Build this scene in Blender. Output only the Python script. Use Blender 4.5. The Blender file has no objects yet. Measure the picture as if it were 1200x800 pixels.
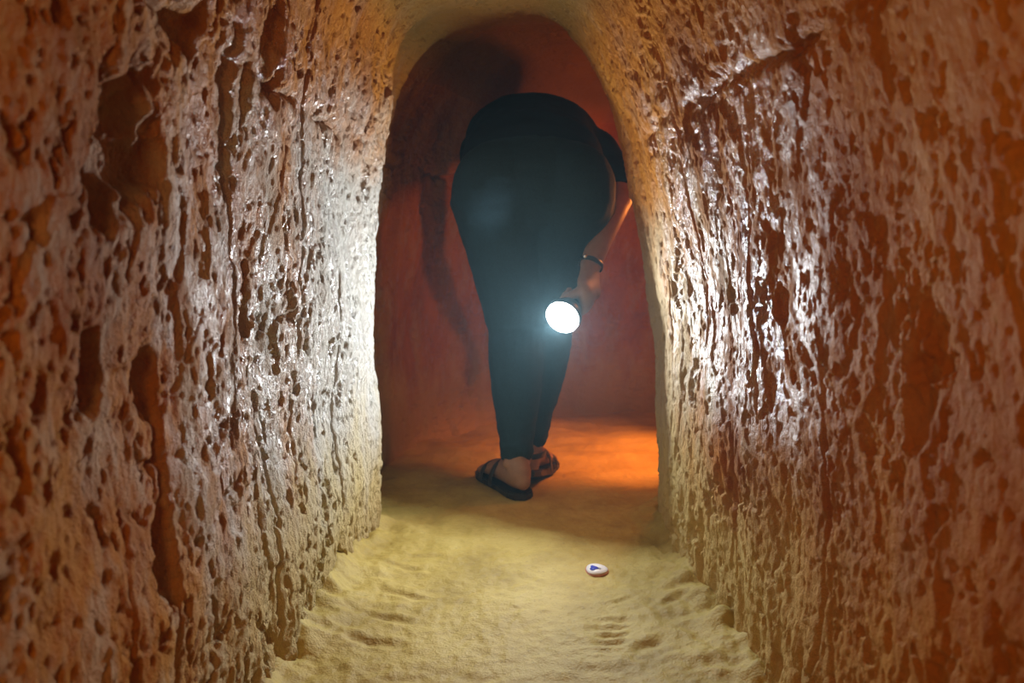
import bpy, bmesh, math, random
import numpy as np
from mathutils import Vector, Matrix

random.seed(3)
C = bpy.context.scene.collection
sc = bpy.context.scene

# ------------------------------------------------------------------ camera
PITCH = math.radians(-6.8)          # the camera looks slightly down
cam_d = bpy.data.cameras.new('camera')
cam_d.sensor_width = 36.0
cam_d.lens = 27.0
cam_d.clip_start = 0.02
cam_d.dof.use_dof = True
cam_d.dof.focus_distance = 1.25
cam_d.dof.aperture_fstop = 5.0
cam = bpy.data.objects.new('camera', cam_d)
cam.location = (0, 0, 0.61)
cam.rotation_euler = (math.radians(90) + PITCH, 0, math.radians(-0.75))
C.objects.link(cam)
sc.camera = cam

# ------------------------------------------------------------------ air, lights, exposure
world = bpy.data.worlds.new('glow_haze')
sc.world = world
world.use_nodes = True
wn = world.node_tree
wn.nodes.clear()
wo = wn.nodes.new('ShaderNodeOutputWorld')
wb = wn.nodes.new('ShaderNodeBackground')
wb.inputs[0].default_value = (0, 0, 0, 1)
wb.inputs[1].default_value = 0
wn.links.new(wb.outputs[0], wo.inputs['Surface'])
wv = wn.nodes.new('ShaderNodeVolumeScatter')  # thin haze added to give the glow round the torch
wv.inputs['Color'].default_value = (0.5, 0.85, 1.0, 1)
wv.inputs['Density'].default_value = 0.010
wv.inputs['Anisotropy'].default_value = 0.62
wn.links.new(wv.outputs[0], wo.inputs['Volume'])

TORCH = Vector((0.136, 1.735, 0.456))        # centre of the torch's glass
AIM = Vector((-0.50, -1.0, -0.50)).normalized()     # the torch's axis
BEAM = Vector((-0.56, -1.0, 0.22)).normalized()    # the brightest part of its light


def lamp(name, kind, loc, power, col, **kw):
    d = bpy.data.lights.new(name, kind)
    d.energy = power
    d.color = col
    for k, v in kw.items():
        setattr(d, k, v)
    o = bpy.data.objects.new(name, d)
    o.location = loc
    C.objects.link(o)
    return o


beam = lamp('torch_beam', 'AREA', TORCH + AIM * 0.021, 11.0, (0.88, 0.96, 1.0), shape='DISK', size=0.03)
beam.rotation_euler = BEAM.to_track_quat('-Z', 'Y').to_euler()
lamp('tunnel_lamp', 'POINT', (-0.20, -0.20, 0.78), 9.0, (1.0, 0.50, 0.15), shadow_soft_size=0.07)
lamp('side_passage_lamp', 'POINT', (0.52, 2.14, 0.74), 6.0, (1.0, 0.27, 0.05), shadow_soft_size=0.05)
low = lamp('added_floor_spot', 'SPOT', (0.52, 2.12, 0.42), 20, (1.0, 0.27, 0.06), spot_size=math.radians(84), spot_blend=0.7, shadow_soft_size=0.04)  # added spot that brightens the floor beyond the arch; no lamp is known there
low.rotation_euler = (Vector((0.33, 2.24, 0.0)) - low.location).to_track_quat('-Z', 'Y').to_euler()

sc.view_settings.view_transform = 'Standard'
sc.view_settings.look = 'None'
sc.view_settings.gamma = 1.0
sc.view_settings.use_curve_mapping = False
sc.view_settings.exposure = 0.0

# ------------------------------------------------------------------ numpy noise
_rng = np.random.RandomState(11)
_perm = _rng.permutation(256).astype(np.int32)
_perm = np.concatenate([_perm, _perm, _perm])
_grad = _rng.normal(size=(256, 3))
_grad /= np.linalg.norm(_grad, axis=1)[:, None]
_grad = _grad.astype(np.float32)


def perlin(x, y, z):
    x = np.asarray(x, np.float32); y = np.asarray(y, np.float32); z = np.asarray(z, np.float32)
    xi = np.floor(x).astype(np.int32); yi = np.floor(y).astype(np.int32); zi = np.floor(z).astype(np.int32)
    xf = x - xi; yf = y - yi; zf = z - zi
    u = xf * xf * xf * (xf * (xf * 6 - 15) + 10)
    v = yf * yf * yf * (yf * (yf * 6 - 15) + 10)
    w = zf * zf * zf * (zf * (zf * 6 - 15) + 10)
    xi &= 255; yi &= 255; zi &= 255

    def g(dx, dy, dz):
        h = _perm[_perm[_perm[xi + dx] + yi + dy] + zi + dz]
        gr = _grad[h]
        return gr[..., 0] * (xf - dx) + gr[..., 1] * (yf - dy) + gr[..., 2] * (zf - dz)
    a = g(0, 0, 0); b = g(1, 0, 0); c = g(0, 1, 0); d = g(1, 1, 0)
    e = g(0, 0, 1); f = g(1, 0, 1); h_ = g(0, 1, 1); i = g(1, 1, 1)
    x1 = a + u * (b - a); x2 = c + u * (d - c); x3 = e + u * (f - e); x4 = h_ + u * (i - h_)
    y1 = x1 + v * (x2 - x1); y2 = x3 + v * (x4 - x3)
    return (y1 + w * (y2 - y1)) * 1.6


def smooth(a, b, x):
    t = np.clip((x - a) / (b - a), 0, 1)
    return t * t * (3 - 2 * t)


# ------------------------------------------------------------------ materials
def mat(name):
    m = bpy.data.materials.new(name)
    m.use_nodes = True
    nt = m.node_tree
    return m, nt, nt.nodes['Principled BSDF']


def noise_node(nt, scale, detail=4, rough=0.55, stretch=None, vec=None):
    n = nt.nodes.new('ShaderNodeTexNoise')
    n.inputs['Scale'].default_value = scale
    n.inputs['Detail'].default_value = detail
    n.inputs['Roughness'].default_value = rough
    if stretch:
        mp = nt.nodes.new('ShaderNodeMapping')
        mp.inputs['Scale'].default_value = stretch
        nt.links.new(vec, mp.inputs[0])
        nt.links.new(mp.outputs[0], n.inputs['Vector'])
    else:
        nt.links.new(vec, n.inputs['Vector'])
    return n.outputs['Fac']


def ramp(nt, fac, stops):
    r = nt.nodes.new('ShaderNodeValToRGB')
    els = r.color_ramp.elements
    els[0].position, els[0].color = stops[0][0], (*stops[0][1], 1)
    els[1].position, els[1].color = stops[1][0], (*stops[1][1], 1)
    for p, c in stops[2:]:
        e = els.new(p)
        e.color = (*c, 1)
    nt.links.new(fac, r.inputs[0])
    return r.outputs[0]


def mixc(nt, fac, a, b):
    m = nt.nodes.new('ShaderNodeMix')
    m.data_type = 'RGBA'
    if isinstance(fac, (int, float)):
        m.inputs[0].default_value = fac
    else:
        nt.links.new(fac, m.inputs[0])
    for s, v in ((6, a), (7, b)):
        if isinstance(v, tuple):
            m.inputs[s].default_value = (*v, 1)
        else:
            nt.links.new(v, m.inputs[s])
    return m.outputs[2]


def maprange(nt, val, a, b, c=0.0, d=1.0):
    m = nt.nodes.new('ShaderNodeMapRange')
    m.interpolation_type = 'SMOOTHSTEP'
    for i, v in enumerate((a, b, c, d)):
        m.inputs[i + 1].default_value = v
    nt.links.new(val, m.inputs[0])
    return m.outputs[0]


def math_node(nt, op, a, b):
    m = nt.nodes.new('ShaderNodeMath')
    m.operation = op
    for i, v in enumerate((a, b)):
        if isinstance(v, (int, float)):
            m.inputs[i].default_value = v
        else:
            nt.links.new(v, m.inputs[i])
    return m.outputs[0]


def bump(nt, bsdf, height, strength, dist):
    b = nt.nodes.new('ShaderNodeBump')
    b.inputs['Strength'].default_value = strength
    b.inputs['Distance'].default_value = dist
    nt.links.new(height, b.inputs['Height'])
    nt.links.new(b.outputs[0], bsdf.inputs['Normal'])


def clay_material(name, pale_amount, grey, wet_y, wet_z, relief):
    m, nt, bs = mat(name)
    geo = nt.nodes.new('ShaderNodeNewGeometry')
    pos = geo.outputs['Position']
    sep = nt.nodes.new('ShaderNodeSeparateXYZ')
    nt.links.new(pos, sep.inputs[0])
    red = ramp(nt, noise_node(nt, 5, 6, 0.6, (1, 1, 0.5), pos),
               [(0.30, (0.25, 0.075, 0.008)), (0.50, (0.40, 0.145, 0.014)), (0.72, (0.49, 0.21, 0.028))])
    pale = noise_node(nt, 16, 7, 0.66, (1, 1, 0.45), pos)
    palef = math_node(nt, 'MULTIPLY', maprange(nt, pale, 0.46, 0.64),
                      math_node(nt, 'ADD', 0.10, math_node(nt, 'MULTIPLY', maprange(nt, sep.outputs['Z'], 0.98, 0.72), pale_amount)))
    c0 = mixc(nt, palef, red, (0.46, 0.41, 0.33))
    # cool torch light put into the colour: greyer towards the arch
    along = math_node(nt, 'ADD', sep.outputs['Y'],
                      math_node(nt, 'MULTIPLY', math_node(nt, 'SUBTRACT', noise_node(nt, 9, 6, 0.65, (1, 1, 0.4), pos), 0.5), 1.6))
    baked_shading = math_node(nt, 'MULTIPLY', math_node(nt, 'MULTIPLY', maprange(nt, along, grey[0], grey[1]), maprange(nt, sep.outputs['Y'], 2.0, 1.75)),
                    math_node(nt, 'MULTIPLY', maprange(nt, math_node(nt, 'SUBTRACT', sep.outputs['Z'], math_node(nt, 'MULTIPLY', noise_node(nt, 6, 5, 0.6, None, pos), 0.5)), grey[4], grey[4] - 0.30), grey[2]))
    if grey[4] < 0:                      # the crown: dimness put into the colour, where little torch light reaches
        baked_shading = math_node(nt, 'MULTIPLY', maprange(nt, sep.outputs['Z'], 0.99, 1.10), grey[2])
    c1 = mixc(nt, baked_shading, c0, grey[3])
    # sandy dust splashed up from the floor clings to the foot of the wall
    edge = math_node(nt, 'ADD', sep.outputs['Z'],
                     math_node(nt, 'MULTIPLY', noise_node(nt, 7, 5, 0.6, (1, 1, 0.35), pos), -0.55))
    dust = math_node(nt, 'MULTIPLY', maprange(nt, edge, 0.10, -0.18),
                     maprange(nt, sep.outputs['Y'], 0.55, 1.15, 0.12, 0.85))
    c2 = mixc(nt, dust, c1, (0.55, 0.42, 0.17))
    nt.links.new(c2, bs.inputs['Base Color'])
    # seepage keeps part of the wall wet; elsewhere the clay is dull
    wet = math_node(nt, 'MULTIPLY',
                    math_node(nt, 'MULTIPLY', maprange(nt, sep.outputs['Y'], wet_y[0], wet_y[1]), maprange(nt, sep.outputs['Y'], wet_y[3], wet_y[2])),
                    math_node(nt, 'MULTIPLY', maprange(nt, sep.outputs['Z'], wet_z[0], wet_z[1]), maprange(nt, sep.outputs['Z'], wet_z[3], wet_z[2])))
    spots = noise_node(nt, 22, 5, 0.65, (1, 1, 0.5), pos)
    film = math_node(nt, 'MULTIPLY', maprange(nt, spots, 0.40, 0.56), math_node(nt, 'ADD', math_node(nt, 'MULTIPLY', wet, 0.85), 0.10))
    nt.links.new(maprange(nt, film, 0.0, 1.0, 0.70, 0.20), bs.inputs['Roughness'])
    nt.links.new(maprange(nt, film, 0.0, 1.0, 0.06, 0.9), bs.inputs['Specular IOR Level'])
    h = math_node(nt, 'ADD', noise_node(nt, 120, 5, 0.65, (1, 1, 0.55), pos),
                  math_node(nt, 'MULTIPLY', noise_node(nt, 420, 3, 0.6, None, pos), 0.35))
    bump(nt, bs, h, 1.0, relief)
    return m


CLAY_L = clay_material('laterite_clay_left', 0.30, (0.62, 1.30, 0.9, (0.46, 0.455, 0.42), 0.70), (0.65, 1.0, 1.7, 1.9), (0.15, 0.40, 0.85, 0.99), 0.009)  # paler and greyer than the right, standing in for the torch's glare
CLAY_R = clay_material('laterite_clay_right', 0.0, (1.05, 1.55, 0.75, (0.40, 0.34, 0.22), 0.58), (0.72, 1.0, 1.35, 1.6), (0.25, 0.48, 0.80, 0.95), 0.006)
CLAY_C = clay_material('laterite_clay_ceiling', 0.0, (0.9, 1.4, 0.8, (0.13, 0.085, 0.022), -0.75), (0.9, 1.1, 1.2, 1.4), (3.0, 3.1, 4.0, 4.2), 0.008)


def sand_material():
    m, nt, bs = mat('trodden_sand')
    pos = nt.nodes.new('ShaderNodeNewGeometry').outputs['Position']
    c = ramp(nt, noise_node(nt, 6, 6, 0.62, None, pos),
             [(0.30, (0.31, 0.225, 0.045)), (0.52, (0.44, 0.335, 0.080)), (0.72, (0.52, 0.415, 0.125))])
    speck = maprange(nt, noise_node(nt, 240, 2, 0.5, None, pos), 0.58, 0.72)
    c2 = mixc(nt, math_node(nt, 'MULTIPLY', speck, 0.4), c, (0.20, 0.15, 0.05))
    nt.links.new(c2, bs.inputs['Base Color'])
    bs.inputs['Roughness'].default_value = 0.62
    bs.inputs['Specular IOR Level'].default_value = 0.35
    h = math_node(nt, 'ADD', noise_node(nt, 60, 5, 0.6, None, pos),
                  math_node(nt, 'MULTIPLY', noise_node(nt, 260, 3, 0.6, None, pos), 0.4))
    bump(nt, bs, h, 0.55, 0.006)
    return m


SAND = sand_material()


def plain(name, col, rough=0.6, spec=0.4, metal=0.0, nscale=40, namp=0.25, bstr=0.15, bdist=0.002, sub=0.0):
    m, nt, bs = mat(name)
    tc = nt.nodes.new('ShaderNodeTexCoord').outputs['Object']
    n = noise_node(nt, nscale, 4, 0.6, None, tc)
    lo = tuple(c * (1 - namp) for c in col)
    hi = tuple(min(1, c * (1 + namp)) for c in col)
    nt.links.new(ramp(nt, n, [(0.3, lo), (0.7, hi)]), bs.inputs['Base Color'])
    bs.inputs['Roughness'].default_value = rough
    bs.inputs['Specular IOR Level'].default_value = spec
    bs.inputs['Metallic'].default_value = metal
    if bstr:
        bump(nt, bs, n, bstr, bdist)
    return m


M_TROUSERS = plain('dark_blue_green_cloth', (0.012, 0.030, 0.042), 0.85, 0.2, nscale=300, bstr=0.3)
M_TOP = plain('black_knit', (0.006, 0.007, 0.008), 0.9, 0.15, nscale=250, bstr=0.3)
M_SKIN = plain('skin', (0.30, 0.17, 0.105), 0.5, 0.4, nscale=60, namp=0.12, bstr=0.1)
M_HAIR = plain('black_hair', (0.012, 0.009, 0.007), 0.4, 0.5, nscale=120)
M_RUBBER = plain('black_rubber', (0.012, 0.012, 0.012), 0.38, 0.5, nscale=90)
M_BLACKMETAL = plain('black_anodised_metal', (0.02, 0.02, 0.022), 0.35, 0.5, 0.6, nscale=120, bstr=0.05)
M_STEEL = plain('bright_steel', (0.8, 0.8, 0.78), 0.12, 0.5, 1.0, nscale=80, namp=0.05, bstr=0)
M_WHITE = plain('white_coated_paper', (0.82, 0.81, 0.80), 0.45, 0.4, nscale=70, namp=0.06, bstr=0.05)
M_PINK = plain('reddish_paper_edge', (0.55, 0.24, 0.17), 0.6, 0.3, nscale=70, namp=0.15, bstr=0.05)
M_BLUE = plain('blue_ink', (0.03, 0.06, 0.48), 0.5, 0.3, nscale=120, namp=0.25, bstr=0.0)
M_GREY = plain('grey_ink', (0.33, 0.34, 0.38), 0.5, 0.3, nscale=120, namp=0.25, bstr=0.0)

m, nt, bs = mat('glowing_torch_glass')
bs.inputs['Emission Color'].default_value = (0.9, 0.96, 1.0, 1)
bs.inputs['Emission Strength'].default_value = 12.0
M_GLOW = m


# ------------------------------------------------------------------ object helpers
def link_mesh(name, me, m, parent=None):
    me.materials.clear()
    me.materials.append(m)
    o = bpy.data.objects.new(name, me)
    C.objects.link(o)
    if parent:
        o.parent = parent
    return o


def from_grid(name, P, m, parent=None):
    """P: (nu, nv, 3) grid of points -> one smooth mesh object."""
    nu, nv = P.shape[:2]
    me = bpy.data.meshes.new(name)
    idx = np.arange(nu * nv, dtype=np.int32).reshape(nu, nv)
    q = np.stack([idx[:-1, :-1], idx[:-1, 1:], idx[1:, 1:], idx[1:, :-1]], -1).reshape(-1, 4)
    me.vertices.add(nu * nv)
    me.vertices.foreach_set('co', P.reshape(-1).astype(np.float32))
    me.loops.add(q.size)
    me.loops.foreach_set('vertex_index', q.reshape(-1))
    me.polygons.add(len(q))
    me.polygons.foreach_set('loop_start', np.arange(0, q.size, 4, dtype=np.int32))
    me.polygons.foreach_set('use_smooth', np.ones(len(q), bool))
    me.update(calc_edges=True)
    return link_mesh(name, me, m, parent)


# ------------------------------------------------------------------ the tunnel shell
# plan: each key section is left foot, right foot, crown height, squareness of the left and right haunch
KEYS = [
    # Lx,   Ly,    Rx,   Ry,    H,    nL,  nR
    (-0.36, -1.20, 0.39, -1.20, 1.12, 4.0, 3.0),
    (-0.345, 0.20, 0.385, 0.20, 1.12, 4.0, 3.0),
    (-0.335, 0.70, 0.375, 0.70, 1.12, 4.0, 3.0),
    (-0.325, 1.05, 0.362, 1.05, 1.12, 5.0, 2.8),
    (-0.298, 1.40, 0.355, 1.40, 1.12, 5.0, 2.4),
    (-0.278, 1.58, 0.354, 1.60, 1.12, 5.0, 2.25),
    (-0.272, 1.635, 0.355, 1.69, 1.12, 4.8, 2.2),
    (-0.292, 1.672, 0.362, 1.735, 1.12, 4.5, 2.2),
    (-0.345, 1.705, 0.385, 1.77, 1.125, 4.0, 2.3),
    (-0.365, 1.78, 0.425, 1.80, 1.13, 3.5, 2.5),
    (-0.360, 1.95, 0.475, 1.83, 1.14, 3.0, 2.8),
    (-0.320, 2.20, 0.54, 1.855, 1.18, 2.7, 2.8),
    (-0.215, 2.46, 0.61, 1.88, 1.17, 2.5, 2.8),
    (-0.030, 2.68, 0.68, 1.90, 1.17, 2.4, 2.8),
    (0.240, 2.80, 0.76, 1.92, 1.17, 2.5, 2.8),
    (0.560, 2.85, 0.90, 1.94, 1.17, 2.6, 2.6),
    (0.950, 2.87, 1.10, 1.95, 1.16, 2.6, 2.6),
    (1.600, 2.87, 1.60, 1.95, 1.15, 2.6, 2.6),
]
K = np.array(KEYS)
seg = np.linalg.norm(np.diff(K[:, :2], axis=0), axis=1) + 0.3 * np.linalg.norm(np.diff(K[:, 2:4], axis=0), axis=1)
s_key = np.concatenate([[0], np.cumsum(seg)])


def hermite(s):
    """monotone-ish cubic through the key sections"""
    d = np.diff(K, axis=0) / np.diff(s_key)[:, None]
    t = np.zeros_like(K)
    t[1:-1] = np.where(d[:-1] * d[1:] > 0, 2 * d[:-1] * d[1:] / (d[:-1] + d[1:] + 1e-12 * np.sign(d[:-1] + d[1:] + 1e-30)), 0)
    t[0] = d[0]; t[-1] = d[-1]
    i = np.clip(np.searchsorted(s_key, s) - 1, 0, len(s_key) - 2)
    h = (s_key[i + 1] - s_key[i])
    u = ((s - s_key[i]) / h)[:, None]
    h = h[:, None]
    return ((2 * u**3 - 3 * u**2 + 1) * K[i] + (u**3 - 2 * u**2 + u) * h * t[i]
            + (-2 * u**3 + 3 * u**2) * K[i + 1] + (u**3 - u**2) * h * t[i + 1])


def s_of_y(y):
    return float(np.interp(y, K[:8, 1], s_key[:8]))


s_list = np.concatenate([
    np.arange(0, s_of_y(0.22), 0.02),
    np.arange(s_of_y(0.22), s_of_y(1.66) + 0.05, 0.0030),
    np.arange(s_of_y(1.66) + 0.05, s_of_y(1.66) + 1.9, 0.010),
    np.arange(s_of_y(1.66) + 1.9, s_key[-1], 0.03)])
SEC = hermite(s_list)
NV = 1000                           # points along each arch
NU = len(s_list)


def arch(sec):
    lx, ly, rx, ry, H, nl, nr = sec
    a = np.linspace(0, math.pi / 2, 900)
    xl = -np.cos(a) ** (2 / nl); zl = np.sin(a) ** (2 / nl)
    xr = np.cos(a[::-1]) ** (2 / nr); zr = np.sin(a[::-1]) ** (2 / nr)
    x = np.concatenate([xl, xr[1:]]); z = np.concatenate([zl, zr[1:]])
    z = z * (H + 0.06) - 0.06
    w = 0.5 * math.hypot(rx - lx, ry - ly)
    w_eff = min(w, 0.36)
    L = np.concatenate([[0], np.cumsum(np.hypot(np.diff(x) * w_eff, np.diff(z)))])
    t = np.linspace(0, L[-1], NV)
    x = np.interp(t, L, x); z = np.interp(t, L, z)
    f = (x + 1) / 2
    return np.stack([lx + f * (rx - lx), ly + f * (ry - ly), z], -1)


P = np.stack([arch(s) for s in SEC])                       # (NU, NV, 3)
du = np.gradient(P, axis=0); dv = np.gradient(P, axis=1)
Nn = np.cross(du, dv)
Nn /= np.linalg.norm(Nn, axis=-1, keepdims=True) + 1e-9
# into the rock: away from the middle of the passage
mid = 0.5 * (P[:, :1] + P[:, -1:]) + np.array([0, 0, 0.5])
flip = np.sign(((P - mid) * Nn).sum(-1, keepdims=True))
flip[flip == 0] = 1
Nn *= np.median(flip)


_cell = _rng.random_sample((4096, 6)).astype(np.float32)


def facets(x, y, z, size, tilt):
    """chiselled facets: each cell of a jittered lattice is a small plane with a tilt of its own"""
    shp = x.shape
    p = (np.stack([x, y, z], -1).reshape(-1, 3) / size).astype(np.float32)
    c = np.floor(p).astype(np.int32)
    best = np.full(len(p), 1e9, np.float32)
    val = np.zeros(len(p), np.float32)
    for i in (-1, 0, 1):
        for j in (-1, 0, 1):
            for k in (-1, 0, 1):
                n = c + np.array([i, j, k], np.int32)
                h = (n[:, 0] * 73856093 ^ n[:, 1] * 19349663 ^ n[:, 2] * 83492791) & 4095
                r = _cell[h]
                v = p - (n + r[:, :3])
                d2 = (v * v).sum(1)
                w = (v * (r[:, 3:] - 0.5)).sum(1)
                m_ = d2 < best
                best = np.where(m_, d2, best)
                val = np.where(m_, w, val)
    return (val * size * tilt * 2).reshape(shp)


def clay_relief(P):
    x, y, z = P[..., 0], P[..., 1], P[..., 2]
    d = 0.020 * perlin(x * 3.1, y * 3.1, z * 2.6) + 0.010 * perlin(x * 8 + 5, y * 8, z * 5)
    rough = 0.35 + 0.65 * smooth(-0.25, 0.35, perlin(x * 3.3 + 17, y * 3.3, z * 2.6))
    # strokes of the digging hoe: tilted facets, mostly taller than wide
    wx = 0.018 * perlin(x * 14, y * 14, z * 9 + 9)
    wz = 0.03 * perlin(x * 10 + 4, y * 10, z * 7)
    d += rough * facets(x + wx, y + wx, (z + wz) * 0.7, 0.036, 0.12)
    d += (0.5 + 0.5 * rough) * facets(x - wx * 0.6, y + wx * 0.6, (z - wz * 0.4) * 0.75, 0.0135, 0.12)
    # grain at every finer size
    for f, am, sz in ((17, 0.0026, 0.6), (34, 0.0022, 0.75), (70, 0.0018, 0.8), (130, 0.0014, 0.85)):
        d += am * (0.6 + 0.5 * rough) * perlin(x * f + f, y * f, z * f * sz)
    # hollows where lumps and grains fell out
    p1 = perlin(x * 9 + 20, y * 9, z * 6.5) + 0.45 * perlin(x * 38, y * 38, z * 26) + 0.2 * perlin(x * 100, y * 100, z * 70)
    d += 0.009 * smooth(0.50, 0.64, p1)
    p2 = perlin(x * 36, y * 36 + 31, z * 26) + 0.5 * perlin(x * 95, y * 95, z * 70)
    d += 0.0060 * smooth(0.44, 0.66, p2)
    p3 = perlin(x * 80, y * 80 + 13, z * 58)
    d += 0.0030 * smooth(0.37, 0.54, p3)
    # plates flaked off in steps
    st = perlin(x * 6 + 40, y * 6, z * 3.6) + 0.35 * perlin(x * 26, y * 26, z * 11 + 4)
    d += 0.0035 * (smooth(0.10, 0.13, st) - smooth(-0.30, -0.27, st) * 0.6)
    # the level seam left between two lifts of digging
    zs = 0.825 + 0.020 * perlin(x * 5, y * 5, 3.3) + 0.012 * perlin(x * 24, y * 24, 8.8)
    gap = smooth(-0.1, 0.35, 0.5 * perlin(x * 15, y * 15, 6.0) + perlin(x * 4 + 9, y * 4, 1.0))
    d += 0.016 * np.exp(-((z - zs) / 0.007) ** 2) * gap
    d -= 0.004 * smooth(0.0, 0.03, z - zs) * (1 - smooth(0.05, 0.22, z - zs))
    # shrinkage cracks running down the wall
    for y0, z0, z1, k in ((0.98, 0.35, 0.80, 1.0), (1.22, 0.42, 1.0, 2.0), (1.42, 0.10, 0.60, 3.0), (0.80, 0.05, 0.5, 4.0), (1.12, 0.05, 0.36, 5.0)):
        yc = y0 + 0.03 * perlin(z * 4, z * 0 + k * 3.1, x * 0) + 0.012 * perlin(z * 22, z * 0 + k, x * 0) + 0.05 * np.sign(x)
        d += 0.011 * np.exp(-((y - yc) / 0.0045) ** 2) * smooth(z0, z0 + 0.06, z) * (1 - smooth(z1 - 0.06, z1, z))
    # roots of the wall are ragged and drip down to the floor
    foot = 1 - smooth(0.02, 0.22, z)
    d += foot * 0.010 * perlin(x * 34, y * 34, z * 5 + 2)
    return d


# named hollows that show in the photograph: (side, y, z, half-length along y, half-height, depth)
HOLLOWS = [(-1, 0.73, 0.30, 0.018, 0.05, 0.022), (-1, 0.615, 0.515, 0.016, 0.028, 0.030),
           (-1, 0.73, 0.49, 0.020, 0.034, 0.026), (-1, 0.69, 0.70, 0.050, 0.060, 0.035),
           (-1, 0.80, 0.84, 0.045, 0.030, 0.035), (-1, 1.02, 0.87, 0.030, 0.080, 0.022),
           (-1, 0.92, 0.77, 0.012, 0.09, 0.018), (-1, 0.98, 0.52, 0.020, 0.022, 0.022),
           (-1, 0.64, 0.66, 0.022, 0.04, 0.024),
           (1, 0.70, 0.86, 0.010, 0.040, 0.030), (1, 0.52, 0.80, 0.03, 0.02, 0.018),
           (1, 0.95, 0.54, 0.014, 0.020, 0.020), (1, 0.66, 0.46, 0.02, 0.03, 0.015)]


def base_r(P, d):
    """the right-hand wall was scraped smoother"""
    return d * 0.8


def wall_points():
    x, y, z = P[..., 0], P[..., 1], P[..., 2]
    d = clay_relief(P)
    wob = perlin(x * 18, y * 18, z * 14) * 0.45 + perlin(x * 50, y * 50, z * 40) * 0.35
    for sd, y0, z0, hy, hz, dep in HOLLOWS:
        r = ((y - y0) / hy) ** 2 + ((z - z0) / hz) ** 2
        d += dep * (1 - smooth(0.45, 1.35, np.sqrt(r) + wob)) * (np.sign(x - 0.03) == sd)
    d = np.where(x > 0.03, base_r(P, d), d)
    # soft, worn crown; less relief
    d *= 1 - 0.5 * smooth(0.92, 1.08, z)
    return P + Nn * d[..., None]


W = wall_points()
# where wall ends and ceiling begins along the arch
vl = int(NV * 0.40); vr = int(NV * 0.60)


def struct(o, kind='structure'):
    o['kind'] = kind
    return o


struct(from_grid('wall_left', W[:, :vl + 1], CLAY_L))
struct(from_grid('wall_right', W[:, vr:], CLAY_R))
struct(from_grid('ceiling', W[:, vl:vr + 1], CLAY_C))


# ------------------------------------------------------------------ floor
def floor_height(x, y):
    h = 0.008 * perlin(x * 4, y * 4, 1.5 + x * 0) + 0.004 * perlin(x * 11, y * 11, 4.5 + x * 0)
    xl = np.interp(y, K[:10, 1], K[:10, 0]); xr = np.interp(y, K[:10, 3], K[:10, 2])
    dl = np.clip(x - xl, 0, 1); dr = np.clip(xr - x, 0, 1)
    near = 1 - smooth(1.75, 1.95, y)
    heap = np.exp(-dl / 0.055) * 0.032 + np.exp(-dr / 0.05) * 0.03
    rag = 1 + 0.8 * perlin(x * 20, y * 20, 0.3 + x * 0)
    h += near * heap * rag
    rim = np.clip(np.exp(-dl / 0.10) + np.exp(-dr / 0.10), 0, 1) * near
    # crumbs and scrapes beside the walls, running across the passage
    h += rim * (0.0030 * perlin(x * 18, y * 48, 2.0 + x * 0) + 0.004 * perlin(x * 70, y * 70, 7.0 + x * 0))
    h += 0.0022 * perlin(x * 42, y * 42, 5.0 + x * 0) + 0.0012 * perlin(x * 110, y * 110, 5.5 + x * 0)
    # scrape marks
    for cx, cy, lx_, ly_, dep, rot in ((-0.17, 1.30, 0.040, 0.007, 0.009, -0.25), (-0.19, 1.215, 0.045, 0.008, 0.010, -0.2),
                                      (-0.20, 1.42, 0.05, 0.006, 0.006, -0.2), (-0.155, 1.475, 0.035, 0.006, 0.006, 0.1),
                                      (0.225, 1.125, 0.026, 0.010, 0.011, 0.45), (0.30, 1.27, 0.03, 0.008, 0.008, 0.5),
                                      (0.21, 1.28, 0.03, 0.005, 0.006, 0.5), (-0.21, 1.14, 0.05, 0.008, 0.010, -0.15)):
        a = (x - cx) * math.cos(rot) + (y - cy) * math.sin(rot)
        b = -(x - cx) * math.sin(rot) + (y - cy) * math.cos(rot)
        dep = dep * 0.55
        h -= dep * np.exp(-(a / lx_) ** 2 - (b / ly_) ** 2)
        h += 0.5 * dep * np.exp(-(a / lx_) ** 2 - ((b - 2.0 * ly_) / ly_) ** 2)
    # a shoe print with bars of tread
    a = x - 0.172 - 0.25 * (y - 1.16); b = y - 1.16
    pr = np.exp(-(a / 0.026) ** 4 - (b / 0.06) ** 4)
    h -= pr * (0.0025 + 0.003 * np.cos(b * 2 * math.pi / 0.026))
    # soil washed into low swells beyond the arch
    far = smooth(1.85, 2.1, y)
    h += far * (0.018 * perlin(x * 3.0, y * 6.0, 9.0 + x * 0) + 0.007 * perlin(x * 10, y * 22, 2.2 + x * 0))
    return h


def flat_near(x, y, h):
    # the ground is trodden level under the walker's feet
    k = np.exp(-(((x - 0.05) / 0.11) ** 2 + ((y - 1.90) / 0.16) ** 2) ** 2)
    return h * (1 - k)


fx = np.concatenate([np.arange(-0.62, -0.42, 0.02), np.arange(-0.42, 0.44, 0.0045), np.arange(0.44, 1.65, 0.015)])
fy = np.concatenate([np.arange(-1.2, 0.9, 0.03), np.arange(0.9, 2.05, 0.0045), np.arange(2.05, 3.1, 0.012)])
FX, FY = np.meshgrid(fx, fy, indexing='ij')
FH = flat_near(FX, FY, floor_height(FX, FY))
struct(from_grid('floor', np.stack([FX, FY, FH], -1), SAND))


def ground(x, y):
    a = np.array([[float(x)]]); b = np.array([[float(y)]])
    return float(flat_near(a, b, floor_height(a, b))[0, 0])


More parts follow.
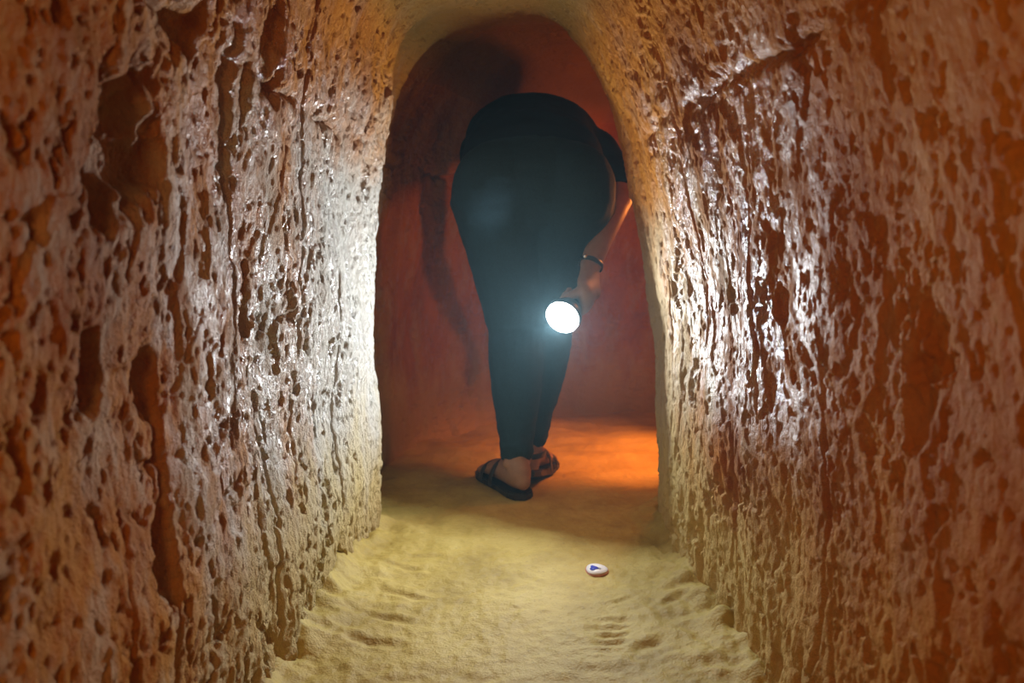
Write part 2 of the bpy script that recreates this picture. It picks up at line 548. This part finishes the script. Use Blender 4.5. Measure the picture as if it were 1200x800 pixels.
# ------------------------------------------------------------------ lofted bodies
def catmull(pts, n):
    pts = [np.array(p, float) for p in pts]
    out = []
    for i in range(len(pts) - 1):
        p0 = pts[max(i - 1, 0)]; p1 = pts[i]; p2 = pts[i + 1]; p3 = pts[min(i + 2, len(pts) - 1)]
        for k in range(n):
            t = k / n
            out.append(0.5 * ((2 * p1) + (-p0 + p2) * t + (2 * p0 - 5 * p1 + 4 * p2 - p3) * t * t + (-p0 + 3 * p1 - 3 * p2 + p3) * t ** 3))
    out.append(pts[-1])
    return np.array(out)


def loft(bm, keys, side=(1, 0, 0), n=5, segs=20, cap=True, round_caps=True):
    """keys: (x, y, z, half-width along `side`, half-depth). A closed tapering tube."""
    c = catmull(keys, n)
    pos = c[:, :3]; ra = np.maximum(c[:, 3], 1e-4); rb = np.maximum(c[:, 4], 1e-4)
    tan = np.gradient(pos, axis=0)
    tan /= np.linalg.norm(tan, axis=1)[:, None] + 1e-9
    rings = []
    side = np.array(side, float)

    def ring(p, t, a, b):
        s = side - t * side.dot(t)
        s /= np.linalg.norm(s)
        q = np.cross(t, s)
        return [bm.verts.new(p + s * a * math.cos(th) + q * b * math.sin(th)) for th in np.linspace(0, 2 * math.pi, segs, endpoint=False)]
    if round_caps:
        for k in (0.97, 0.8, 0.45):
            r = math.sqrt(1 - k * k)
            rings.append(ring(pos[0] - tan[0] * k * min(ra[0], rb[0]), tan[0], ra[0] * r, rb[0] * r))
    for i in range(len(pos)):
        rings.append(ring(pos[i], tan[i], ra[i], rb[i]))
    if round_caps:
        for k in (0.45, 0.8, 0.97):
            r = math.sqrt(1 - k * k)
            rings.append(ring(pos[-1] + tan[-1] * k * min(ra[-1], rb[-1]), tan[-1], ra[-1] * r, rb[-1] * r))
    for a, b in zip(rings[:-1], rings[1:]):
        for i in range(segs):
            bm.faces.new((a[i], a[(i + 1) % segs], b[(i + 1) % segs], b[i]))
    if cap:
        bm.faces.new(rings[0][::-1]); bm.faces.new(rings[-1])
    return rings


def ball(bm, loc, r, rot=None, u=20, v=14):
    mtx = Matrix.Translation(loc)
    if rot is not None:
        mtx = mtx @ rot
    mtx = mtx @ Matrix.Diagonal((*r, 1))
    bmesh.ops.create_uvsphere(bm, u_segments=u, v_segments=v, radius=1, matrix=mtx)


def finish(name, bm, m, parent=None, smooth_shade=True):
    bmesh.ops.recalc_face_normals(bm, faces=bm.faces)
    me = bpy.data.meshes.new(name)
    bm.to_mesh(me); bm.free()
    if smooth_shade:
        me.polygons.foreach_set('use_smooth', np.ones(len(me.polygons), bool))
    return link_mesh(name, me, m, parent)


def fused(name, bm, m, voxel, parent=None, smoothing=6, folds=None):
    """union of closed lofts as ONE continuous surface (voxel remesh, then relaxed)"""
    bmesh.ops.recalc_face_normals(bm, faces=bm.faces)
    me = bpy.data.meshes.new(name + '_raw')
    bm.to_mesh(me); bm.free()
    tmp = bpy.data.objects.new(name + '_raw', me)
    C.objects.link(tmp)
    r = tmp.modifiers.new('remesh', 'REMESH'); r.mode = 'VOXEL'; r.voxel_size = voxel; r.use_smooth_shade = True
    if smoothing:
        s = tmp.modifiers.new('smooth', 'SMOOTH'); s.factor = 0.5; s.iterations = smoothing
    dg = bpy.context.evaluated_depsgraph_get()
    out = bpy.data.meshes.new_from_object(tmp.evaluated_get(dg), depsgraph=dg)
    bpy.data.objects.remove(tmp)
    bpy.data.meshes.remove(me)
    out.name = name
    n = len(out.vertices)
    if folds is not None:
        co = np.empty(n * 3, np.float32); out.vertices.foreach_get('co', co); co = co.reshape(-1, 3)
        no = np.empty(n * 3, np.float32); out.vertices.foreach_get('normal', no); no = no.reshape(-1, 3)
        co = co + no * folds(co[:, 0], co[:, 1], co[:, 2])[:, None]
        out.vertices.foreach_set('co', co.reshape(-1).astype(np.float32))
    out.polygons.foreach_set('use_smooth', np.ones(len(out.polygons), bool))
    return link_mesh(name, out, m, parent)


# ------------------------------------------------------------------ the person
# joints (metres), bent far forward, walking away
HX = 0.078
L_HIP = (-0.006, 1.93, 0.735); R_HIP = (0.162, 1.93, 0.735)
L_KNEE = (0.036, 2.01, 0.395); R_KNEE = (0.122, 2.08, 0.405)
L_ANK = (0.036, 1.865, 0.085); R_ANK = (0.070, 1.955, 0.095)
R_SHO = (0.262, 2.20, 0.880); R_ELB = (0.300, 1.985, 0.765); R_WRI = (0.212, 1.848, 0.572)
L_SHO = (-0.055, 2.22, 0.880); L_ELB = (-0.045, 2.34, 0.62); L_WRI = (0.03, 2.44, 0.46)

AX = -AIM                                              # torch axis, lens to tail
up = Vector((0, 0, 1)); T_SIDE = AX.cross(up).normalized(); T_UP = T_SIDE.cross(AX).normalized()
GRIP = TORCH + AX * 0.095                              # where the fist closes round the barrel
BAR_R = 0.0155


def around(center, th, r, along=0.0):
    return center + (T_SIDE * math.cos(th) + T_UP * math.sin(th)) * r + AX * along


def leg(bm, hip, knee, ank, fat=0.0, end=1.0, hipw=0.098):
    hip = np.array(hip); knee = np.array(knee); ank = np.array(ank)

    def at(t):
        return hip + (knee - hip) * t if t <= 1 else knee + (ank - knee) * (t - 1)
    prof = [(0.0, hipw, 0.115), (0.3, 0.088, 0.098), (0.6, 0.073, 0.080), (0.88, 0.060, 0.062), (1.0, 0.056, 0.060),
            (1.2, 0.056, 0.062), (1.45, 0.049, 0.054), (1.75, 0.036, 0.040), (1.9, 0.033, 0.037), (2.02, 0.032, 0.037)]
    keys = []
    for t, a, b in prof:
        if t > 1 + end:
            break
        p = at(t)
        bulge = 0.018 * math.exp(-((t - 1.3) / 0.22) ** 2)
        f = fat * (1 if t < 1.3 else 1 - 0.35 * (t - 1.3) / 0.7)
        keys.append((p[0], p[1] - bulge, p[2], a + f, b + f))
    loft(bm, keys, side=(1, 0, 0), n=4)


def foot(bm, ank, yaw, pitch=0.0, fat=0.0):
    d = Vector((math.sin(yaw), math.cos(yaw), 0)); s = Vector((math.cos(yaw), -math.sin(yaw), 0))
    a = Vector(ank)
    fl = 0.018                                          # sole top above the ground
    hx = a - d * 0.042

    def P_(f, z, w, h):
        p = hx + d * f
        return (p.x, p.y, z + math.sin(pitch) * max(0, 0.16 - f), w, h)
    keys = [P_(0.006, fl + 0.026, 0.020, 0.022), P_(0.03, fl + 0.032, 0.030, 0.030), P_(0.08, fl + 0.034, 0.032, 0.033),
            P_(0.13, fl + 0.028, 0.037, 0.027), P_(0.175, fl + 0.019, 0.042, 0.018), P_(0.20, fl + 0.014, 0.040, 0.013)]
    loft(bm, keys, side=s, n=4)
    # heel to ankle
    q = hx + d * 0.030
    loft(bm, [(a.x, a.y, a.z + 0.02, 0.026, 0.032), (a.x, a.y, a.z, 0.030, 0.036), (q.x, q.y, fl + 0.036, 0.030, 0.040)], side=s, n=4)
    ball(bm, a + s * 0.028, (0.011, 0.013, 0.013)); ball(bm, a - s * 0.028, (0.011, 0.013, 0.013))
    # toes
    for i, (o, ln, r) in enumerate(((-0.028, 0.040, 0.011), (-0.010, 0.036, 0.0085), (0.006, 0.032, 0.008), (0.020, 0.026, 0.0075), (0.033, 0.018, 0.007))):
        o = o if a.x > 0.05 else -o
        b = hx + d * 0.195 + s * o
        e = b + d * ln
        loft(bm, [(b.x, b.y, fl + r, r, r), ((b.x + e.x) / 2, (b.y + e.y) / 2, fl + r + 0.003, r, r), (e.x, e.y, fl + r, r * 0.9, r * 0.85)], side=s, n=3, segs=10)


body = bmesh.new()
# trunk, hips to shoulders, lying nearly level
TRUNK = [(HX, 1.905, 0.765, 0.160, 0.105), (HX, 1.98, 0.815, 0.160, 0.115), (HX + 0.002, 2.08, 0.862, 0.150, 0.110),
         (HX + 0.006, 2.18, 0.898, 0.165, 0.118), (HX + 0.008, 2.26, 0.915, 0.165, 0.105), (HX + 0.008, 2.31, 0.915, 0.11, 0.075)]
loft(body, TRUNK, side=(1, 0, 0), n=5, segs=28)
for hip, knee, ank in ((L_HIP, L_KNEE, L_ANK), (R_HIP, R_KNEE, R_ANK)):
    leg(body, hip, knee, ank)
for sx in (-1, 1):                                     # the two rounds of the seat
    ball(body, (HX + sx * 0.082, 1.885, 0.755), (0.098, 0.085, 0.105))
foot(body, L_ANK, -0.42); foot(body, R_ANK, 0.30, 0.22)
# neck and head, hanging forward of the shoulders
loft(body, [(HX + 0.008, 2.28, 0.90, 0.058, 0.058), (HX + 0.012, 2.38, 0.885, 0.052, 0.054), (HX + 0.014, 2.42, 0.875, 0.052, 0.055)], n=4)
HEAD = Vector((HX + 0.016, 2.475, 0.835))
HROT = Matrix.Rotation(math.radians(-118), 4, 'X')     # crown forward, face to the ground
for off, r in (((0, 0, 0.02), (0.074, 0.092, 0.092)), ((0, 0.026, -0.05), (0.058, 0.062, 0.062)), ((0, 0.075, -0.092), (0.024, 0.020, 0.018)),
               ((0.075, -0.008, -0.02), (0.010, 0.020, 0.030)), ((-0.075, -0.008, -0.02), (0.010, 0.020, 0.030))):
    ball(body, HEAD + HROT.to_3x3() @ Vector(off), r, HROT)
face = HROT.to_3x3()
n0 = HEAD + face @ Vector((0, 0.082, 0.012)); n1 = HEAD + face @ Vector((0, 0.108, -0.032))
loft(body, [(*n0, 0.008, 0.009), (*((n0 + n1) / 2), 0.010, 0.011), (*n1, 0.016, 0.011)], n=3, segs=12)
for s_ in (-1, 1):
    ball(body, HEAD + face @ Vector((s_ * 0.030, 0.080, 0.012)), (0.013, 0.011, 0.009), HROT)
ball(body, HEAD + face @ Vector((0, 0.084, -0.058)), (0.024, 0.011, 0.005), HROT)
ball(body, HEAD + face @ Vector((0, 0.083, -0.069)), (0.021, 0.011, 0.006), HROT)


def arm(bm, sho, elb, wri):
    s = np.array(sho); e = np.array(elb); w = np.array(wri)
    def k(p, a, b): return (*p, a, b)
    loft(bm, [k(s, 0.050, 0.052), k(s + (e - s) * 0.5, 0.044, 0.046), k(e, 0.039, 0.040), k(e + (w - e) * 0.25, 0.040, 0.040),
              k(e + (w - e) * 0.65, 0.031, 0.031), k(w, 0.026, 0.022)], side=(1, 0.2, 0), n=5)


arm(body, R_SHO, R_ELB, R_WRI); arm(body, L_SHO, L_ELB, L_WRI)
# right hand: palm on the outer side of the barrel, four fingers curled over the top, thumb under
palm_dir = (T_SIDE * 1.0 + T_UP * 0.55).normalized()
out_s = palm_dir if palm_dir.x > 0 else T_SIDE * -1.0 + T_UP * 0.55
SGN = 1 if T_SIDE.x > 0 else -1


def hand_pt(th, r, along):
    # angle measured from the outer (right) side, over the top towards the left
    return GRIP + (T_SIDE * SGN * math.cos(th) + T_UP * math.sin(th)) * r + AX * along


w = Vector(R_WRI)
pc = hand_pt(0.35, BAR_R + 0.020, 0.0)
pc2 = hand_pt(0.1, BAR_R + 0.015, 0.0)
loft(body, [(*w, 0.026, 0.022), (*(w * 0.5 + pc * 0.5), 0.034, 0.019), (*pc, 0.042, 0.018), (*hand_pt(-0.45, BAR_R + 0.014, 0.0), 0.040, 0.014)], side=AX, n=5)
FING = []
for i, (al, r0, ln) in enumerate(((-0.033, 0.0094, 1.0), (-0.011, 0.0098, 1.08), (0.011, 0.0094, 1.02), (0.032, 0.0084, 0.84))):
    keys = []
    for t in np.linspace(0, 1, 7):
        th = -0.35 - t * 3.5 * ln
        keys.append((*hand_pt(th, BAR_R + r0 * (1.02 + 0.25 * abs(math.sin(t * 9))), al), r0 * (1 - 0.22 * t), r0 * (1 - 0.22 * t)))
    loft(body, keys, side=AX, n=3, segs=12)
    FING.append(keys)
tk = [(*hand_pt(0.75, BAR_R + 0.024, -0.006), 0.015, 0.014), (*hand_pt(1.15, BAR_R + 0.016, -0.028), 0.012, 0.012),
      (*hand_pt(1.75, BAR_R + 0.011, -0.042), 0.0105, 0.0095), (*hand_pt(2.5, BAR_R + 0.0095, -0.048), 0.009, 0.008)]
loft(body, tk, side=AX, n=4, segs=12)
# left hand, resting in front above the knees, loosely curled
lw = Vector(L_WRI)
loft(body, [(*lw, 0.026, 0.020), (lw.x + 0.012, lw.y + 0.03, lw.z - 0.045, 0.038, 0.016), (lw.x + 0.02, lw.y + 0.045, lw.z - 0.085, 0.041, 0.014)], side=(1, 0, 0), n=4)
for o, ln in ((-0.031, 0.066), (-0.010, 0.074), (0.011, 0.070), (0.031, 0.055)):
    b = Vector((lw.x + 0.02 + o, lw.y + 0.046, lw.z - 0.085))
    loft(body, [(*b, 0.0092, 0.009), (b.x, b.y + 0.006, b.z - ln * 0.5, 0.0088, 0.0085), (b.x, b.y - 0.010, b.z - ln, 0.0072, 0.007)], n=4, segs=12)
loft(body, [(lw.x + 0.045, lw.y + 0.02, lw.z - 0.03, 0.013, 0.012), (lw.x + 0.068, lw.y + 0.028, lw.z - 0.065, 0.011, 0.010), (lw.x + 0.070, lw.y + 0.025, lw.z - 0.098, 0.0085, 0.008)], n=4, segs=12)

person = fused('person', body, M_SKIN, 0.0042, smoothing=3)
person['label'] = 'person in black top and dark trousers, bent forward, seen from behind'
person['category'] = 'person'


def folds_trousers(x, y, z):
    f = 0.0025 * perlin(x * 14, y * 14, z * 30) + 0.0015 * perlin(x * 40, y * 40, z * 70)
    hem = 1 - smooth(0.12, 0.24, z)
    return 0.001 + f * (0.6 + 1.2 * hem)


tr = bmesh.new()
loft(tr, [(HX, 1.905, 0.762, 0.172, 0.116), (HX, 1.975, 0.812, 0.174, 0.128), (HX + 0.001, 2.03, 0.842, 0.166, 0.122)], n=5, segs=28)
for sx in (-1, 1):
    ball(tr, (HX + sx * 0.086, 1.885, 0.752), (0.112, 0.097, 0.118))
for hip, knee, ank in ((L_HIP, L_KNEE, L_ANK), (R_HIP, R_KNEE, R_ANK)):
    leg(tr, hip, knee, ank, fat=0.015, end=0.97, hipw=0.108)
fused('trousers', tr, M_TROUSERS, 0.007, person, 4, folds_trousers)

tp = bmesh.new()
loft(tp, [(HX, 1.972, 0.826, 0.182, 0.128), (HX + 0.002, 2.08, 0.868, 0.176, 0.128), (HX + 0.006, 2.18, 0.904, 0.186, 0.136),
          (HX + 0.008, 2.25, 0.920, 0.184, 0.122), (HX + 0.008, 2.30, 0.918, 0.130, 0.092)], n=5, segs=28)
for s_, e_ in ((R_SHO, R_ELB), (L_SHO, L_ELB)):
    s_ = np.array(s_); e_ = np.array(e_)
    loft(tp, [(*s_, 0.066, 0.068), (*(s_ + (e_ - s_) * 0.5), 0.058, 0.060), (*(s_ + (e_ - s_) * 0.98), 0.050, 0.052)], side=(1, 0.2, 0), n=5)
fused('shirt', tp, M_TOP, 0.008, person, 4, lambda x, y, z: 0.003 * perlin(x * 13, y * 26, z * 18))

hr = bmesh.new()
ball(hr, HEAD + face @ Vector((0, -0.016, 0.034)), (0.082, 0.094, 0.090), HROT)
ball(hr, HEAD + face @ Vector((0, -0.055, -0.02)), (0.066, 0.050, 0.075), HROT)
fused('hair', hr, M_HAIR, 0.006, person, 3, lambda x, y, z: 0.002 * perlin(x * 90, y * 30, z * 30))


# sandals: a flat rubber sole under each foot and a strap over it
def sandal(ank, yaw, pitch=0.0):
    d = Vector((math.sin(yaw), math.cos(yaw), 0)); s = Vector((math.cos(yaw), -math.sin(yaw), 0))
    a = Vector((ank[0], ank[1], 0)); hx = a - d * 0.052
    bm = bmesh.new()
    outline = [(-0.002, 0.000), (0.012, 0.026), (0.04, 0.036), (0.10, 0.036), (0.16, 0.044), (0.21, 0.046), (0.245, 0.034), (0.258, 0.0)]
    pts = [(f, w) for f, w in outline] + [(f, -w) for f, w in outline[-2:0:-1]]
    lo = []; hi = []
    for f, wd in pts:
        lift = math.sin(pitch) * max(0, 0.16 - f)
        p = hx + d * f + s * wd
        lo.append(bm.verts.new((p.x, p.y, 0.0005 + lift))); hi.append(bm.verts.new((p.x, p.y, 0.019 + lift)))
    bm.faces.new(lo[::-1]); bm.faces.new(hi)
    for i in range(len(pts)):
        j = (i + 1) % len(pts)
        bm.faces.new((lo[i], lo[j], hi[j], hi[i]))
    bmesh.ops.recalc_face_normals(bm, faces=bm.faces)
    bmesh.ops.bevel(bm, geom=[e for e in bm.edges if abs(e.verts[0].co.z - e.verts[1].co.z) < 0.012 and len(e.link_faces) == 2 and e.calc_face_angle(0) > 0.6], offset=0.004, segments=2, affect='EDGES')
    o = finish('sandal', bm, M_RUBBER, person, False)
    st = bmesh.new()
    for f0, w0, h0 in ((0.115, 0.046, 0.066), (0.168, 0.050, 0.050)):
        keys = []
        for th in np.linspace(0, math.pi, 11):
            p = hx + d * f0 + s * (w0 * math.cos(th))
            keys.append((p.x, p.y, 0.012 + h0 * math.sin(th) ** 0.8 + math.sin(pitch) * max(0, 0.16 - f0), 0.010, 0.0022))
        loft(st, keys, side=d, n=2, segs=10, round_caps=False)
    # strap behind the heel
    keys = []
    for th in np.linspace(-0.35, math.pi + 0.35, 15):
        p = a - d * (0.050 * math.sin(th) - 0.006) + s * (0.041 * math.cos(th))
        keys.append((p.x, p.y, 0.052 + math.sin(pitch) * 0.15, 0.0022, 0.008))
    if pitch:
        loft(st, keys, side=s, n=2, segs=10, round_caps=False)
    finish('strap', st, M_RUBBER, o)
    return o


sandal(L_ANK, -0.42); sandal(R_ANK, 0.30, 0.22)

# made-up dark band round the right wrist; its bright stud is added for a glint
e_ = Vector(R_ELB); tdir = (Vector(R_WRI) - e_).normalized()
c0 = Vector(R_WRI) - tdir * 0.004
bx = Vector((1, 0, 0)); bx = (bx - tdir * bx.dot(tdir)).normalized(); by = tdir.cross(bx)
wb_ = bmesh.new()
keys = [(*(c0 + bx * 0.0295 * math.cos(t) + by * 0.0265 * math.sin(t)), 0.0065, 0.0018) for t in np.linspace(0, 2 * math.pi, 25)]
loft(wb_, keys, side=tdir, n=2, segs=10, round_caps=False)
band = finish('wristband', wb_, M_RUBBER, person)
sd = bmesh.new()
sdir = min((bx * math.cos(t) + by * math.sin(t) for t in np.linspace(0, 6.28, 60)), key=lambda v_: v_.y + 0.7 * v_.x)
ball(sd, c0 + sdir * 0.031, (0.0055, 0.0055, 0.0055))
finish('stud', sd, M_STEEL, band)['label'] = 'bright round stud, added for a glint'

# ------------------------------------------------------------------ the torch in the right hand
torch = bpy.data.objects.new('torch', None)
torch.location = TORCH
torch.empty_display_size = 0.05
C.objects.link(torch)
torch['label'] = 'round hand torch shining white towards the viewer, held at the thigh'
torch['category'] = 'torch'
TQ = AX.to_track_quat('Z', 'Y').to_matrix().to_4x4()


def lathe(name, prof, m, segs=48, parent=None):
    bm = bmesh.new()
    rings = [[bm.verts.new(TQ @ Vector((r * math.cos(t), r * math.sin(t), z))) for t in np.linspace(0, 2 * math.pi, segs, endpoint=False)] for r, z in prof]
    for a, b in zip(rings[:-1], rings[1:]):
        for i in range(segs):
            bm.faces.new((a[i], a[(i + 1) % segs], b[(i + 1) % segs], b[i]))
    bm.faces.new(rings[0][::-1]); bm.faces.new(rings[-1])
    return finish(name, bm, m, parent or torch)


lathe('lens', [(0.001, -0.0165), (0.014, -0.0150), (0.026, -0.0100), (0.0345, -0.0035), (0.0395, 0.0030), (0.0395, 0.006), (0.001, 0.0062)], M_GLOW).visible_shadow = True
lathe('head', [(0.0398, 0.0085), (0.0398, 0.0035), (0.0412, 0.003), (0.0415, 0.006), (0.0415, 0.018), (0.039, 0.024), (0.030, 0.046), (0.021, 0.056)], M_BLACKMETAL)
lathe('barrel', [(0.017, 0.054), (BAR_R, 0.060), (BAR_R, 0.075), (BAR_R * 0.96, 0.076), (BAR_R * 0.96, 0.078), (BAR_R, 0.079), (BAR_R, 0.138), (0.014, 0.142)], M_BLACKMETAL)
lathe('tail_cap', [(0.0135, 0.1415), (0.0165, 0.1425), (0.0165, 0.156), (0.0145, 0.159), (0.006, 0.1595)], M_RUBBER)

# ------------------------------------------------------------------ the scrap on the floor
SX, SY = 0.181, 1.405
scrap = bpy.data.objects.new('paper_scrap', None)
scrap.location = (SX, SY, ground(SX, SY))
C.objects.link(scrap)
scrap['label'] = 'small white oval scrap with a blue mark lying on the sandy floor'
scrap['category'] = 'scrap'


def oval(name, a, b, z0, z1, m, cx=0, cy=0, curl=0.0, egg=0.18, rot=0.0, seed=0.0, jag=0.0, segs=40):
    bm = bmesh.new()
    bot, top = [], []
    cen_b = bm.verts.new((cx, cy, z0)); cen_t = bm.verts.new((cx, cy, z1))
    for t in np.linspace(0, 2 * math.pi, segs, endpoint=False):
        r = 1 + jag * math.sin(3 * t + seed) + 0.6 * jag * math.sin(5 * t + 2 * seed)
        u = a * r * math.cos(t); v = b * r * math.sin(t) * (1 - egg * math.cos(t))
        x = cx + u * math.cos(rot) - v * math.sin(rot); y = cy + u * math.sin(rot) + v * math.cos(rot)
        c = curl * ((u / a) ** 2 + (v / b) ** 2)
        bot.append(bm.verts.new((x, y, z0 + c))); top.append(bm.verts.new((x, y, z1 + c)))
    for i in range(segs):
        j = (i + 1) % segs
        bm.faces.new((cen_t, top[i], top[j])); bm.faces.new((cen_b, bot[j], bot[i]))
        bm.faces.new((bot[i], bot[j], top[j], top[i]))
    return finish(name, bm, m, scrap)


oval('backing', 0.0225, 0.0270, 0.001, 0.0045, M_PINK, rot=-0.12)
oval('face', 0.0205, 0.0240, 0.0047, 0.0065, M_WHITE, rot=-0.12)
oval('blue_mark', 0.0078, 0.0105, 0.0066, 0.0070, M_BLUE, cx=-0.0055, cy=0.003, rot=-0.3, jag=0.16, seed=1.0)
oval('grey_mark', 0.0028, 0.0055, 0.0066, 0.0070, M_GREY, cx=0.0045, cy=0.001, rot=0.3, jag=0.2, seed=2.0)
